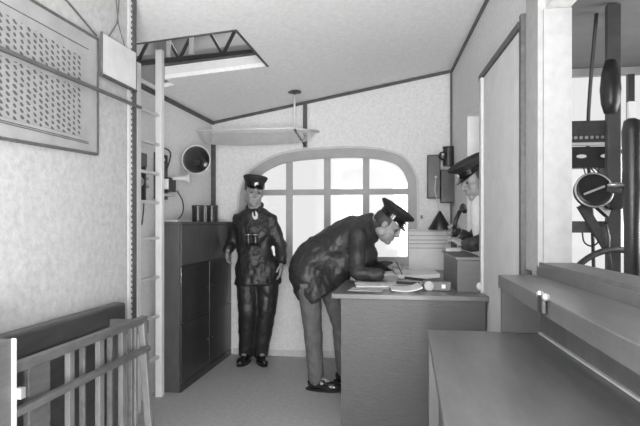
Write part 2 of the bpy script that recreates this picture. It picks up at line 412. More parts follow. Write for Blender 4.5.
# tall cabinet
cb = thing('tall_cabinet', 'tall dark stained wooden cabinet against the left wall', 'cabinet', (-1.81, 4.68, 0))
MB().box((-1.905, 4.03, 0), (-1.722, 5.29, 1.30)).build('body', 'cabinet_side', cb, bevel=.003)
MB().box((-1.912, 4.015, 1.30), (-1.705, 5.295, 1.322)).build('top_board', 'cabinet_side', cb, bevel=.003)
MB().box((-1.722, 4.04, .985), (-1.708, 5.28, 1.295)).build('drop_front', 'cabinet_side', cb, bevel=.003)
for y0, y1 in ((4.04, 4.655), (4.665, 5.28)):
    for z0, z1 in ((.53, .975), (.07, .52)):
        d = MB().box((-1.722, y0, z0), (-1.710, y1, z1)).build('door', 'cabinet', cb, bevel=.003)
        kx = y1 - .05 if y0 < 4.5 else y0 + .05
        MB().ell((-1.703, kx, (z0 + z1) / 2), (.010, .010, .010), n=10).build('knob', 'iron', d, smooth=True)
MB().box((-1.724, 4.035, 0), (-1.712, 5.285, .06)).build('plinth', 'cabinet', cb)

# ladder
ld = thing('ladder', 'white painted ladder on the left wall up to the ceiling hatch', 'ladder', (-1.86, 3.8, 0))
for y in (3.565, 3.935):
    MB().box((-1.862, y - .025, 0), (-1.812, y + .025, 2.62 if y > 3.8 else 2.42)).build('stile', 'ladder', ld, bevel=.003)
for z in (.304, .612, .906, 1.20, 1.464, 1.68, 1.90, 2.12):
    MB().box((-1.852, 3.59, z - .011), (-1.825, 3.909, z + .011)).build('rung', 'white', ld, bevel=.002)

# slatted rack at the partition
rk = thing('slatted_rack', 'low slatted wooden rack standing in the left foreground by the partition', 'rack', (-1.18, 1.8, 0))
MB().box((-1.315, 1.38, .87), (-1.255, 2.34, .955)).build('back_plank', 'rackdark', rk, bevel=.01)
MB().box((-1.318, 1.38, 0), (-1.300, 2.34, .87)).build('backboard', 'rackdark', rk)
MB().bar((-1.10, 1.38, .905), (-1.10, 2.21, .905), .030, .028).build('top_rail', 'rackmid', rk, bevel=.004)
MB().bar((-1.075, 1.38, .787), (-1.075, 2.19, .787), .022, .026).build('middle_rail', 'rackmid', rk, bevel=.004)
MB().bar((-1.10, 1.38, .12), (-1.10, 2.19, .12), .03, .03).build('bottom_rail', 'rackmid', rk, bevel=.004)
for y, wd, m in ((1.535, .10, 'rackmid'), (1.70, .028, 'rackwood'), (1.775, .012, 'rackmid'), (1.885, .032, 'rackwood'), (1.955, .014, 'rackmid'), (2.05, .034, 'rackwood'), (2.115, .014, 'rackmid'), (2.15, .018, 'rackwood')):
    MB().box((-1.125, y - wd / 2, .10), (-1.105, y + wd / 2, .895)).build('slat', m, rk, bevel=.002)
MB().bar((-1.10, 2.185, .90), (-1.03, 2.185, 0), .030, .030, (0, 1, 0)).build('post', 'rackwood', rk, bevel=.003)
MB().box((-1.31, 2.20, .84), (-1.09, 2.23, .90)).build('end_bracket', 'rackmid', rk, bevel=.004)
MB().box((-1.30, 2.30, 0), (-1.27, 2.33, .87)).build('post', 'rackmid', rk)
ep = thing('end_board', 'upright wooden end board with a pale edge at the lower left corner', 'board', (-1.2, 1.36, 0))
MB().box((-1.32, 1.30, 0), (-1.066, 1.362, 1.00)).build('board', 'desk', ep, bevel=.003)
MB().box((-1.072, 1.362, 0), (-1.058, 1.374, 1.00)).build('edge_strip', 'lightmetal', ep, bevel=.004)
MB().box((-1.066, 1.374, .83), (-1.047, 1.392, .86)).build('hook', 'brass', ep)

# luggage net on the left/back corner
nt_ = thing('net_shelf', 'sagging net luggage shelf hung from the ceiling in the back corner', 'shelf', (-1.45, 5.0, 2.15))
A, B, C_, D = Vector((-1.90, 4.86, 2.165)), Vector((-1.00, 4.86, 2.165)), Vector((-.83, 5.285, 2.20)), Vector((-1.90, 5.285, 2.20))
MB().tube([A, B, C_], .011, 8).tube([A, D, C_], .009, 8).build('frame', 'white', nt_, smooth=True)
def netpt(u_, v_):
    p = A.lerp(B, u_).lerp(D.lerp(C_, u_), v_)
    return p - Vector((0, 0, .135 * math.sin(math.pi * min(1, v_ * 1.0)) ** .8 * (math.sin(math.pi * max(0, min(1, u_))) ** .10 if 0 < u_ < 1 else 0)))
nb = MB(); NU, NV = 40, 12
for k in range(-NV, NU + 1, 1):
    for dr in (1, -1):
        pts = []
        for j in range(NV + 1):
            i = k + j if dr == 1 else k + NV - j
            if 0 <= i <= NU: pts.append(netpt(i / NU, j / NV))
        if len(pts) > 1: nb.tube(pts, .0018, 3)
nb.build('netting', 'net', nt_)
MB().cyl((-.985, 4.87, 2.165), (-.985, 4.87, zc(-.985) - .01), .009, 10).build('hanging_rod', 'white', nt_, smooth=True)
MB().lathe([(.01, -.03), (.012, -.015), (.06, -.012), (.06, 0)], (-.985, 4.87, zc(-.985)), (0, 0, 1), n=20).build('ceiling_flange', 'iron', nt_)
MB().box((-.985, 5.285, 2.05), (-.945, 5.300, 2.47)).build('wall_strap', 'rackmid', nt_)
MB().bar((-.965, 5.285, 2.07), (-.99, 4.88, 2.16), .012, .02).build('bracket_arm', 'iron', nt_)

# ---------------------------------------------------------------- left partition: chart, sheet, strap, cords
def chart_mat():
    m = bpy.data.materials.new('printed chart'); m.use_nodes = True
    nt = m.node_tree; b_ = nt.nodes['Principled BSDF']; b_.inputs['Roughness'].default_value = .7
    tc = nt.nodes.new('ShaderNodeTexCoord'); sp = nt.nodes.new('ShaderNodeSeparateXYZ'); nt.links.new(tc.outputs['Object'], sp.inputs[0])
    nz = nt.nodes.new('ShaderNodeTexNoise'); nz.inputs['Scale'].default_value = 30; nt.links.new(tc.outputs['Object'], nz.inputs['Vector'])
    def mth(op, a, c=None):
        n = nt.nodes.new('ShaderNodeMath'); n.operation = op
        for i, q in enumerate((a, c)):
            if q is None: continue
            if isinstance(q, (int, float)): n.inputs[i].default_value = q
            else: nt.links.new(q, n.inputs[i])
        return n.outputs[0]
    y, z = sp.outputs['Y'], sp.outputs['Z']
    jit = mth('MULTIPLY', nz.outputs['Fac'], 5.0)
    s1 = mth('SINE', mth('ADD', mth('MULTIPLY', y, 2 * math.pi / .034), jit))
    s2 = mth('SINE', mth('ADD', mth('MULTIPLY', z, 2 * math.pi / .022), mth('MULTIPLY', y, 92)))
    dots = mth('GREATER_THAN', mth('ADD', s1, s2), .75)
    mr = nt.nodes.new('ShaderNodeMapRange'); nt.links.new(nz.outputs['Fac'], mr.inputs[0]); mr.inputs[3].default_value = .20; mr.inputs[4].default_value = .31
    val = mth('MULTIPLY', mr.outputs[0], mth('SUBTRACT', 1.0, mth('MULTIPLY', dots, .75)))
    cb_ = nt.nodes.new('ShaderNodeCombineColor')
    for i in range(3): nt.links.new(val, cb_.inputs[i])
    nt.links.new(cb_.outputs[0], b_.inputs['Base Color'])
    return m
M['chart'] = chart_mat()
M['chartpaper'] = mat('chart margin', .27, .75, .12, 10)
ch = thing('wall_chart', 'large framed printed chart on the left partition', 'chart', (XN, 1.7, 1.6))
fb = lambda y, z, h: (XN + .008 + h, y, z)
MB().plate([(1.05, 1.585), (2.203, 1.619), (2.203, 2.107), (1.05, 2.107)], [], .008, fb).build('sheet', 'chartpaper', ch)
MB().plate([(1.04, 1.575), (2.213, 1.609), (2.213, 2.117), (1.04, 2.117)], [[(1.05, 1.585), (2.203, 1.619), (2.203, 2.107), (1.05, 2.107)]], .016, fb).build('frame', 'trim_dark', ch)
MB().plate([(1.10, 1.665), (2.09, 1.672), (2.09, 1.868), (1.10, 1.868)], [], .003, lambda y, z, h: (XN + .0135 + h, y, z)).build('printed_panel', 'chart', ch)
MB().plate([(1.10, 1.885), (2.09, 1.885), (2.09, 2.00), (1.10, 2.03)], [], .003, lambda y, z, h: (XN + .0135 + h, y, z)).build('printed_panel', 'chart', ch)
lb = MB()
for z in (1.648, 1.655, 2.045): lb.box((XN + .012, 1.1, z), (XN + .0145, 2.14, z + .0025))
lb.build('ruled_lines', 'trim_dark', ch)
sr = thing('small_notice', 'small pale notice sheet hung by cords right of the large chart', 'notice', (XN + .02, 2.37, 1.97))
MB().plate([(2.228, 1.968), (2.53, 1.968), (2.53, 2.15), (2.228, 2.145)], [], .006, lambda y, z, h: (XN + .022 + h, y, z)).build('sheet', 'paper2', sr)
MB().box((XN + .015, 2.222, 1.958), (XN + .03, 2.535, 1.968)).build('bottom_batten', 'trim_dark', sr)
MB().box((XN + .017, 2.222, 1.965), (XN + .027, 2.228, 2.15)).build('side_batten', 'trim_dark', sr)
MB().tube([(XN + .025, 2.28, 2.148), (XN + .02, 2.36, 2.235), (XN + .02, 2.385, 2.40)], .0025, 6).tube([(XN + .025, 2.42, 2.15), (XN + .02, 2.37, 2.235), (XN + .02, 2.34, 2.40)], .0025, 6).build('cord', 'trim_dark', sr)
MB().bar((XN + .035, .9, 1.88), (XN + .035, 2.56, 1.886), .012, .014).build('wall_cable', 'rackmid', label='thin dark rail running across the large chart to the riveted partition edge', cat='rail')
MB().tube([(XN + .012, 1.60, 2.24), (XN + .012, 2.00, 2.19), (XN + .012, 2.203, 2.125)], .004, 6).build('hanging_cord', 'trim_dark', label='thin dark cord slanting down to the top corner of the large chart', cat='cord')

# ---------------------------------------------------------------- things on the left wall beyond the ladder
mg = thing('megaphone', 'large dark-mouthed megaphone hung mouth outwards above the tall cabinet', 'megaphone', (-1.78, 4.6, 1.75))
ax = Vector((.12, -1, .02)).normalized(); mo = Vector((-1.77, 4.50, 1.855))
MB().lathe([(.035, -.36), (.04, -.30), (.070, -.16), (.105, -.05), (.122, 0), (.116, 0), (.098, -.05), (.062, -.16), (.03, -.30), (.02, -.35)], mo, ax, n=36, cap=False).build('horn', 'desk', mg, smooth=True)
MB().tube([mo + Matrix.Rotation(2 * math.pi * k / 36, 3, ax) @ (ax.orthogonal().normalized() *   .121) for k in range(36)], .006, 8, closed=True).build('rim', 'lightmetal', mg, smooth=True)
MB().box((-1.915, 4.68, 1.83), (-1.80, 4.71, 1.87)).build('wall_bracket', 'iron', mg)

ph = thing('speaking_trumpet', 'wall telephone with small bright trumpet pointing right, beside the ladder', 'telephone', (-1.88, 4.15, 1.5))
MB().box((-1.918, 4.00, 1.50), (-1.900, 4.22, 1.86)).build('backboard', 'desk', ph, bevel=.004)
MB().box((-1.900, 4.05, 1.56), (-1.82, 4.20, 1.67)).build('box', 'black', ph, bevel=.006)
MB().box((-1.850, 4.032, 1.575), (-1.815, 4.05, 1.655)).build('plate', 'white', ph, bevel=.004)
MB().lathe([(.012, 0), (.013, .09), (.016, .14), (.024, .17), (.044, .19), (.042, .194), (.02, .18), (.008, .15)], (-1.88, 4.13, 1.665), (1, .18, 0), n=24).build('trumpet', 'white', ph, smooth=True)
MB().lathe([(.005, -.02), (.035, -.015), (.045, 0), (.035, .015), (.005, .02)], (-1.86, 4.02, 1.80), (1, -.4, 0), n=24).build('bell', 'black', ph, smooth=True)
MB().ell((-1.842, 4.012, 1.80), (.012, .012, .012)).build('bell_cap', 'brass', ph, smooth=True)
MB().tube(cr([(-1.86, 4.1, 1.72), (-1.85, 4.16, 1.86), (-1.87, 4.10, 1.90), (-1.9, 4.03, 1.88)], 5), .006, 8).build('hook', 'iron', ph, smooth=True)
MB().box((-1.9, 4.0, 1.525), (-1.84, 4.24, 1.54)).build('ledge', 'lightmetal', ph)
MB().tube(cr([(-1.88, 4.35, 1.58), (-1.86, 4.42, 1.50), (-1.87, 4.45, 1.40), (-1.88, 4.36, 1.335)], 5), .005, 6).build('cable', 'iron', ph, smooth=True)

sg = thing('signal_lever', 'dark signal lever gear on the wall behind the ladder rungs', 'lever', (-1.9, 3.75, 1.45))
MB().box((-1.918, 3.68, 1.72), (-1.87, 3.80, 1.82)).build('gear_box', 'desk', sg, bevel=.006)
MB().bar((-1.88, 3.76, 1.73), (-1.88, 3.76, 1.48), .03, .018).build('lever_arm', 'iron', sg)
MB().tube([(-1.885, 3.66, 1.66), (-1.882, 3.83, 1.58)], .014, 10).tube([(-1.885, 3.68, 1.56), (-1.88, 3.82, 1.64)], .01, 10).build('handle', 'steel', sg, smooth=True)
MB().tube(cr([(-1.88, 3.68, 1.55), (-1.88, 3.70, 1.40), (-1.88, 3.73, 1.30), (-1.88, 3.76, 1.42), (-1.88, 3.76, 1.5)], 5), .005, 6).build('wire', 'iron', sg, smooth=True)
MB().cyl((-1.91, 3.655, 1.3), (-1.91, 3.655, 2.3), .010, 10).build('wall_pipe', 'iron', label='thin dark vertical pipe on the wall behind the near ladder stile', cat='pipe')

# cans on the cabinet
for (x, y, r, h, m, lab) in ((-1.80, 4.62, .052, .125, 'black', 'black can on the tall cabinet, nearest to the ladder'),
                             (-1.83, 4.80, .042, .120, 'steel', 'bright metal can on the tall cabinet, middle of the three'),
                             (-1.80, 4.97, .055, .135, 'black', 'black can on the tall cabinet, nearest the standing officer')):
    t = thing('can', lab, 'can', (x, y, 1.322), 'cans on the tall cabinet')
    MB().lathe([(r, 0), (r, h), (r * .96, h + .002)], (x, y, 1.322), (0, 0, 1)).build('body', m, t, smooth=False)
    MB().lathe([(r * 1.05, 0), (r * 1.05, .016), (r * .9, .02)], (x, y, 1.322 + h), (0, 0, 1)).build('lid', 'steel' if m == 'steel' else 'iron', t)
MB().box((-1.88, 4.05, 1.322), (-1.74, 4.30, 1.336)).build('folded_paper', 'paper2', label='flat pale folder lying on the near end of the tall cabinet', cat='folder')

# ---------------------------------------------------------------- back wall instruments
tp = thing('wall_telephone', 'black wall telephone box with bright knob on the back wall', 'telephone', (.33, 5.28, 1.55))
MB().box((.205, 5.20, 1.54), (.325, 5.305, 1.945)).build('case', 'black', tp, bevel=.008)
MB().ell((.285, 5.19, 1.735), (.017, .014, .017)).build('knob', 'brass', tp, smooth=True)
MB().box((.325, 5.17, 1.50), (.46, 5.295, 1.80)).build('battery_box', 'black', tp, bevel=.006)
g = MB()
for k in range(5): g.box((.335 + k * .024, 5.164, 1.54), (.340 + k * .024, 5.17, 1.78))
for k in range(6): g.box((.330, 5.164, 1.56 + k * .04), (.445, 5.17, 1.565 + k * .04))
g.build('grille', 'iron', tp)
MB().lathe([(.05, 0), (.05, .16), (.045, .17)], (.40, 5.23, 1.84), (0, 0, 1)).build('bell_cylinder', 'iron', tp, smooth=False)
MB().lathe([(.055, 0), (.055, .012)], (.40, 5.23, 2.005), (0, 0, 1)).build('cylinder_cap', 'black', tp)
MB().lathe([(.036, 0), (.04, .02), (.03, .03)], (.345, 5.20, 1.93), (0, -1, 0)).build('gong', 'black', tp, smooth=True)
MB().ell((.343, 5.165, 1.94), (.014, .01, .014)).build('gong_screw', 'brass', tp, smooth=True)
ls = thing('desk_lamp', 'dark conical lamp shade hanging on a cord over the desk', 'lamp', (.30, 5.15, 1.24))
MB().lathe([(.105, 0), (.107, .005), (.02, .15), (.012, .17), (.004, .17), (.015, .145), (.098, .004)], (.315, 5.14, 1.250), (0, 0, 1), cap=False).build('lamp_shade', 'black', ls, smooth=True)
MB().tube(cr([(.315, 5.14, 1.41), (.305, 5.15, 1.48), (.275, 5.19, 1.60), (.28, 5.185, 1.73)], 5), .004, 6).build('cord', 'white', ls, smooth=True)
MB().ell((.315, 5.14, 1.30), (.025, .025, .035)).build('bulb', 'paper', ls, smooth=True)
# ruled board behind the desk
rb = thing('ruled_board', 'pale louvred board with dark horizontal lines propped at the back of the desk', 'board', (.24, 5.24, .87))
MB().box((.035, 5.225, .872), (.42, 5.245, 1.25)).build('board', 'paper', rb, bevel=.002)
l = MB()
for z in (1.235, 1.19, 1.15, 1.115, 1.075): l.box((.04, 5.214, z), (.415, 5.226, z + .004))
l.build('ruled_line', 'desk', rb)
MB().box((.43, 5.02, .872), (.455, 5.10, 1.13)).build('upright_book', 'rackmid', label='narrow dark book standing upright beside the ruled board', cat='book')
MB().plate([(0, 0), (.02, 0), (.02, .035), (0, .035)], [], .01, lambda x, z, h: (.145 + x, 5.302 + h, 1.35 + z)).build('light_switch', 'iron', label='small dark switch on the back wall right of the big window', cat='switch')

# ---------------------------------------------------------------- papers on the desk
def sheet(x, y, wx, wy, ang, z, name, lab, m='paper', th=.003, cat='paper', curl=0.0, group=None):
    s_ = MB(); n = 8; rm = Matrix.Rotation(R(ang), 3, 'Z')
    for side in (0, 1):
        pass
    grid = [[None] * (n + 1) for _ in range(2)]
    top = []; bot = []
    for i in range(n + 1):
        u_ = i / n - .5; c = curl * (2 * u_) ** 2 * (1 if u_ > 0 else .3)
        for j in (-.5, .5):
            p = rm @ Vector((u_ * wx, j * wy, 0))
            top.append(s_.bm.verts.new((x + p.x, y + p.y, z + th + c))); bot.append(s_.bm.verts.new((x + p.x, y + p.y, z + c)))
    for i in range(n):
        a, b_, c_, d_ = 2 * i, 2 * i + 1, 2 * i + 3, 2 * i + 2
        s_.bm.faces.new((top[a], top[d_], top[c_], top[b_])); s_.bm.faces.new((bot[a], bot[b_], bot[c_], bot[d_]))
        s_.bm.faces.new((top[a], bot[a], bot[d_], top[d_])); s_.bm.faces.new((top[b_], top[c_], bot[c_], bot[b_]))
    s_.bm.faces.new((top[0], top[1], bot[1], bot[0])); s_.bm.faces.new((top[-1], top[-2], bot[-2], bot[-1]))
    return s_.build(name, m, label=lab, cat=cat, group=group)
DZ = .871
sheet(-.22, 3.92, .26, .26, 8, DZ, 'paper_pad', 'thick white writing pad at the left edge of the desk under the officer\'s elbow', th=.010)
sheet(-.25, 3.66, .22, .18, -6, DZ, 'paper_sheet', 'grey-white sheet at the desk\'s near left, in front of the writing pad', 'paper2')
sheet(.0, 3.70, .20, .26, 6, DZ, 'loose_paper', 'crumpled white papers fanned at the front middle of the desk', th=.008, curl=.025)
sheet(.02, 4.08, .24, .26, -18, DZ, 'paper_sheet', 'white sheet under the writing officer\'s hand')
sheet(.085, 4.66, .34, .5, 4, DZ, 'open_book', 'open pale book lying flat at the back of the desk before the ruled board', th=.03, cat='book', curl=.012)
t = thing('instrument_box', 'low grey instrument box with a round dial on the desk front', 'instrument', (.2, 3.72, .87))
MB().box((.12, 3.66, .872), (.295, 3.78, .930)).build('case', 'counter_side', t, bevel=.004)
MB().cyl((.155, 3.66, .903), (.155, 3.648, .903), .030, 24).build('dial', 'paper2', t)
MB().box((.235, 3.652, .888), (.26, 3.66, .913)).build('label_plate', 'paper', t)
t = thing('drafting_tool', 'dark drafting ruler and dividers lying on the desk papers', 'ruler', (.02, 3.95, .885))
MB().bar((-.06, 3.93, .892), (.10, 3.88, .892), .022, .008, (0, 0, 1)).build('arm', 'iron', t)
MB().bar((.00, 4.20, .90), (.14, 4.05, .90), .018, .012, (0, 0, 1)).build('arm', 'iron', t)
MB().ell((.02, 3.905, .893), (.02, .02, .008)).build('hinge', 'iron', t, smooth=True)
MB().box((.31, 4.30, 1.096), (.42, 4.42, 1.12)).build('paper_stack', 'paper', label='small stack of white papers on top of the desk box', cat='papers')

# ================================================================ CONTROL ROOM FITTINGS
t = thing('gauge_board', 'dark instrument panel with pale gauge labels seen through side window', 'gauges', (1.05, 3.6, 1.65))
MB().box((.985, 3.60, 1.80), (1.29, 3.70, 1.945)).build('gauge_row', 'rackdark', t, bevel=.004)
MB().box((.985, 3.58, 1.79), (1.29, 3.60, 1.808)).build('ledge', 'lightmetal', t)
gz = MB()
for k in range(9): gz.cyl((1.01 + k * .031, 3.598, 1.84), (1.01 + k * .031, 3.590, 1.84), .010, 10)
gz.build('gauge_knobs', 'steel', t)
MB().box((.985, 3.60, 1.655), (1.28, 3.70, 1.785)).build('lower_case', 'black', t, bevel=.006)
for x in (1.075, 1.215):
    MB().lathe([(.030, 0), (.028, .008)], (x, 3.60, 1.725), (0, -1, 0), side=(1, 0, 0), sq=.4).build('label_plate', 'white', t)
cbm = MB()
for k in range(4): cbm.tube(cr([(1.10 + k * .02, 3.64, 1.66), (1.11 + k * .03, 3.62, 1.60), (1.135 + k * .012, 3.62, 1.53)], 5), .004, 6)
cbm.build('cables', 'iron', t, smooth=True)
MB().box((1.185, 3.62, 1.54), (1.28, 3.66, 1.66)).build('junction_box', 'desk', t, bevel=.004)
MB().box((1.195, 3.612, 1.56), (1.27, 3.62, 1.60)).build('name_plate', 'lightmetal', t)
for x in (1.0, 1.27):
    MB().box((x - .008, 3.66, 1.94), (x + .008, 3.68, 2.62)).build('hanger', 'iron', t)
t = thing('telegraph_post', 'tall dark engine telegraph post rising behind the side window', 'post', (1.222, 3.5, 0))
MB().bar((1.222, 3.5, 0), (1.222, 3.5, 2.61), .075, .05).build('post', 'girder', t, bevel=.004)
MB().lathe([(.035, 1.96), (.052, 2.02), (.058, 2.10), (.05, 2.19), (.03, 2.27)], (1.195, 3.46, 0), (0, 0, 1), side=(1, 0, 0)).build('telegraph_head', 'black', t, smooth=True)
MB().cyl((1.215, 3.47, 1.44), (1.215, 3.40, 1.44), .05).build('hub', 'iron', t)
t = thing('compass_dial', 'round dark dial with pale pointer below the instrument panel', 'dial', (1.05, 3.3, 1.45))
MB().lathe([(.10, 0), (.10, .05), (.085, .055)], (1.05, 3.34, 1.49), (.05, -1, .25), side=(1, 0, 0), sq=.95).build('dial', 'black', t, smooth=False)
rim = [Vector((1.05, 3.29, 1.50)) + Vector((.1 * math.cos(a), .02 * math.sin(a), .095 * math.sin(a))) for a in [2 * math.pi * k / 32 for k in range(32)]]
MB().tube(rim, .006, 6, closed=True).build('rim', 'steel', t, smooth=True)
MB().bar((.99, 3.272, 1.475), (1.10, 3.272, 1.52), .012, .006).build('pointer', 'brass', t)
MB().bar((1.06, 3.36, 1.45), (1.175, 3.45, 1.37), .045, .03).build('support_arm', 'iron', t)
MB().bar((1.02, 3.42, 1.42), (1.20, 3.44, 1.12), .05, .03).build('diagonal_brace', 'rackdark', label='dark diagonal brace slanting down to the telegraph post', cat='brace')
MB().tube(cr([(1.17, 3.62, 2.61), (1.16, 3.75, 1.9), (1.20, 3.78, 1.2), (1.22, 3.78, 0.0)], 6), .012, 8).build('vertical_pipe', 'iron', smooth=True, label='thin dark pipe running down behind the gauge board', cat='pipe')
t = thing('steering_wheel', 'large spoked steering wheel behind the side window sill', 'wheel', (1.25, 3.1, .3))
wc = Vector((1.13, 3.2, .83)); wr = .34
ring = [wc + Vector((wr * math.cos(a) * .95, .12 * math.cos(a), wr * math.sin(a))) for a in [2 * math.pi * k / 48 for k in range(48)]]
MB().tube(ring, .017, 10, closed=True).build('rim', 'rackdark', t, smooth=True)
for k in range(8):
    a = 2 * math.pi * k / 8 + math.pi / 2 + .12; d = Vector((math.cos(a) * .95, .12 * math.cos(a), math.sin(a)))
    MB().tube([wc, wc + d * wr, wc + d * (wr + .03), wc + d * (wr + .07), wc + d * (wr + .14)], [.012, .012, .014, .02, .012], 10).build('spoke', 'rackdark', t, smooth=True)
MB().cyl(wc + Vector((0, -.04, 0)), wc + Vector((0, .06, 0)), .06).build('hub', 'iron', t)
MB().bar(wc + Vector((0, .08, 0)), (wc.x, wc.y + .08, 0), .08, .06).build('pedestal', 'girder', t)
t = thing('handrail_bar', 'thick dark crossbar with hanging loop under the compass dial', 'bar', (1.1, 3.5, 1.25))
MB().box((.985, 3.53, 1.255), (1.22, 3.57, 1.325)).build('bar', 'rackmid', t, bevel=.006)
MB().tube(cr([(1.06, 3.53, 1.26), (1.07, 3.53, 1.20), (1.11, 3.53, 1.175), (1.15, 3.53, 1.20), (1.16, 3.53, 1.26)], 5), .005, 6).build('loop', 'iron', t, smooth=True)
t = thing('control_column', 'dark cylindrical control column at the right edge of the side window', 'column', (1.085, 2.86, 0))
MB().lathe([(.035, .0), (.035, 1.30), (.045, 1.5), (.042, 1.58), (.046, 1.76), (.036, 1.81), (.015, 1.82)], (1.085, 2.86, 0), (0, 0, 1)).build('column', 'black', t, smooth=True)
MB().box((1.065, 2.84, 1.82), (1.10, 2.87, 1.90)).build('bright_fitting', 'white', t)
MB().tube([(.99, 2.9, 1.49), (1.08, 2.88, 1.47), (1.20, 2.86, 1.50)], [.02, .035, .02], 12).build('crank', 'iron', t, smooth=True)
MB().ell((1.01, 2.85, 1.50), (.04, .02, .012)).build('crank_grip', 'steel', t, smooth=True)

# ================================================================ PEOPLE
def V(*a): return Vector(a)
def hand(mb, w_, d, pn, side, curl=.5, s=1.0):
    """palm, four fingers and a thumb; d along the hand, pn out of the palm, side towards the thumb"""
    d = d.normalized(); pn = (pn - d * pn.dot(d)).normalized(); sd = d.cross(pn); sd = sd if sd.dot(side) > 0 else -sd
    pc = w_ + d * .045 * s
    mb.ell(pc, (.040 * s, .052 * s, .016 * s), d, pn)
    for i, (off, L) in enumerate(((.028, .070), (.010, .078), (-.009, .072), (-.027, .056))):
        a = w_ + d * .080 * s + sd * off * s; L = L * s
        c1, c2 = curl * .8, curl * 1.9
        b_ = a + (d * math.cos(c1) + pn * math.sin(c1)) * L * .5
        c_ = b_ + (d * math.cos(c2) + pn * math.sin(c2)) * L * .5
        mb.cap_(a - d * .02, .0095 * s, b_, .0088 * s, 10).cap_(b_, .0088 * s, c_, .0072 * s, 10)
    a = w_ + d * .025 * s + sd * .030 * s; b_ = a + (d * .6 + sd * .6 + pn * .35).normalized() * .042 * s; c_ = b_ + (d * .9 + sd * .1 + pn * .4).normalized() * .032 * s
    mb.cap_(a, .013 * s, b_, .0105 * s, 10).cap_(b_, .0105 * s, c_, .009 * s, 10)

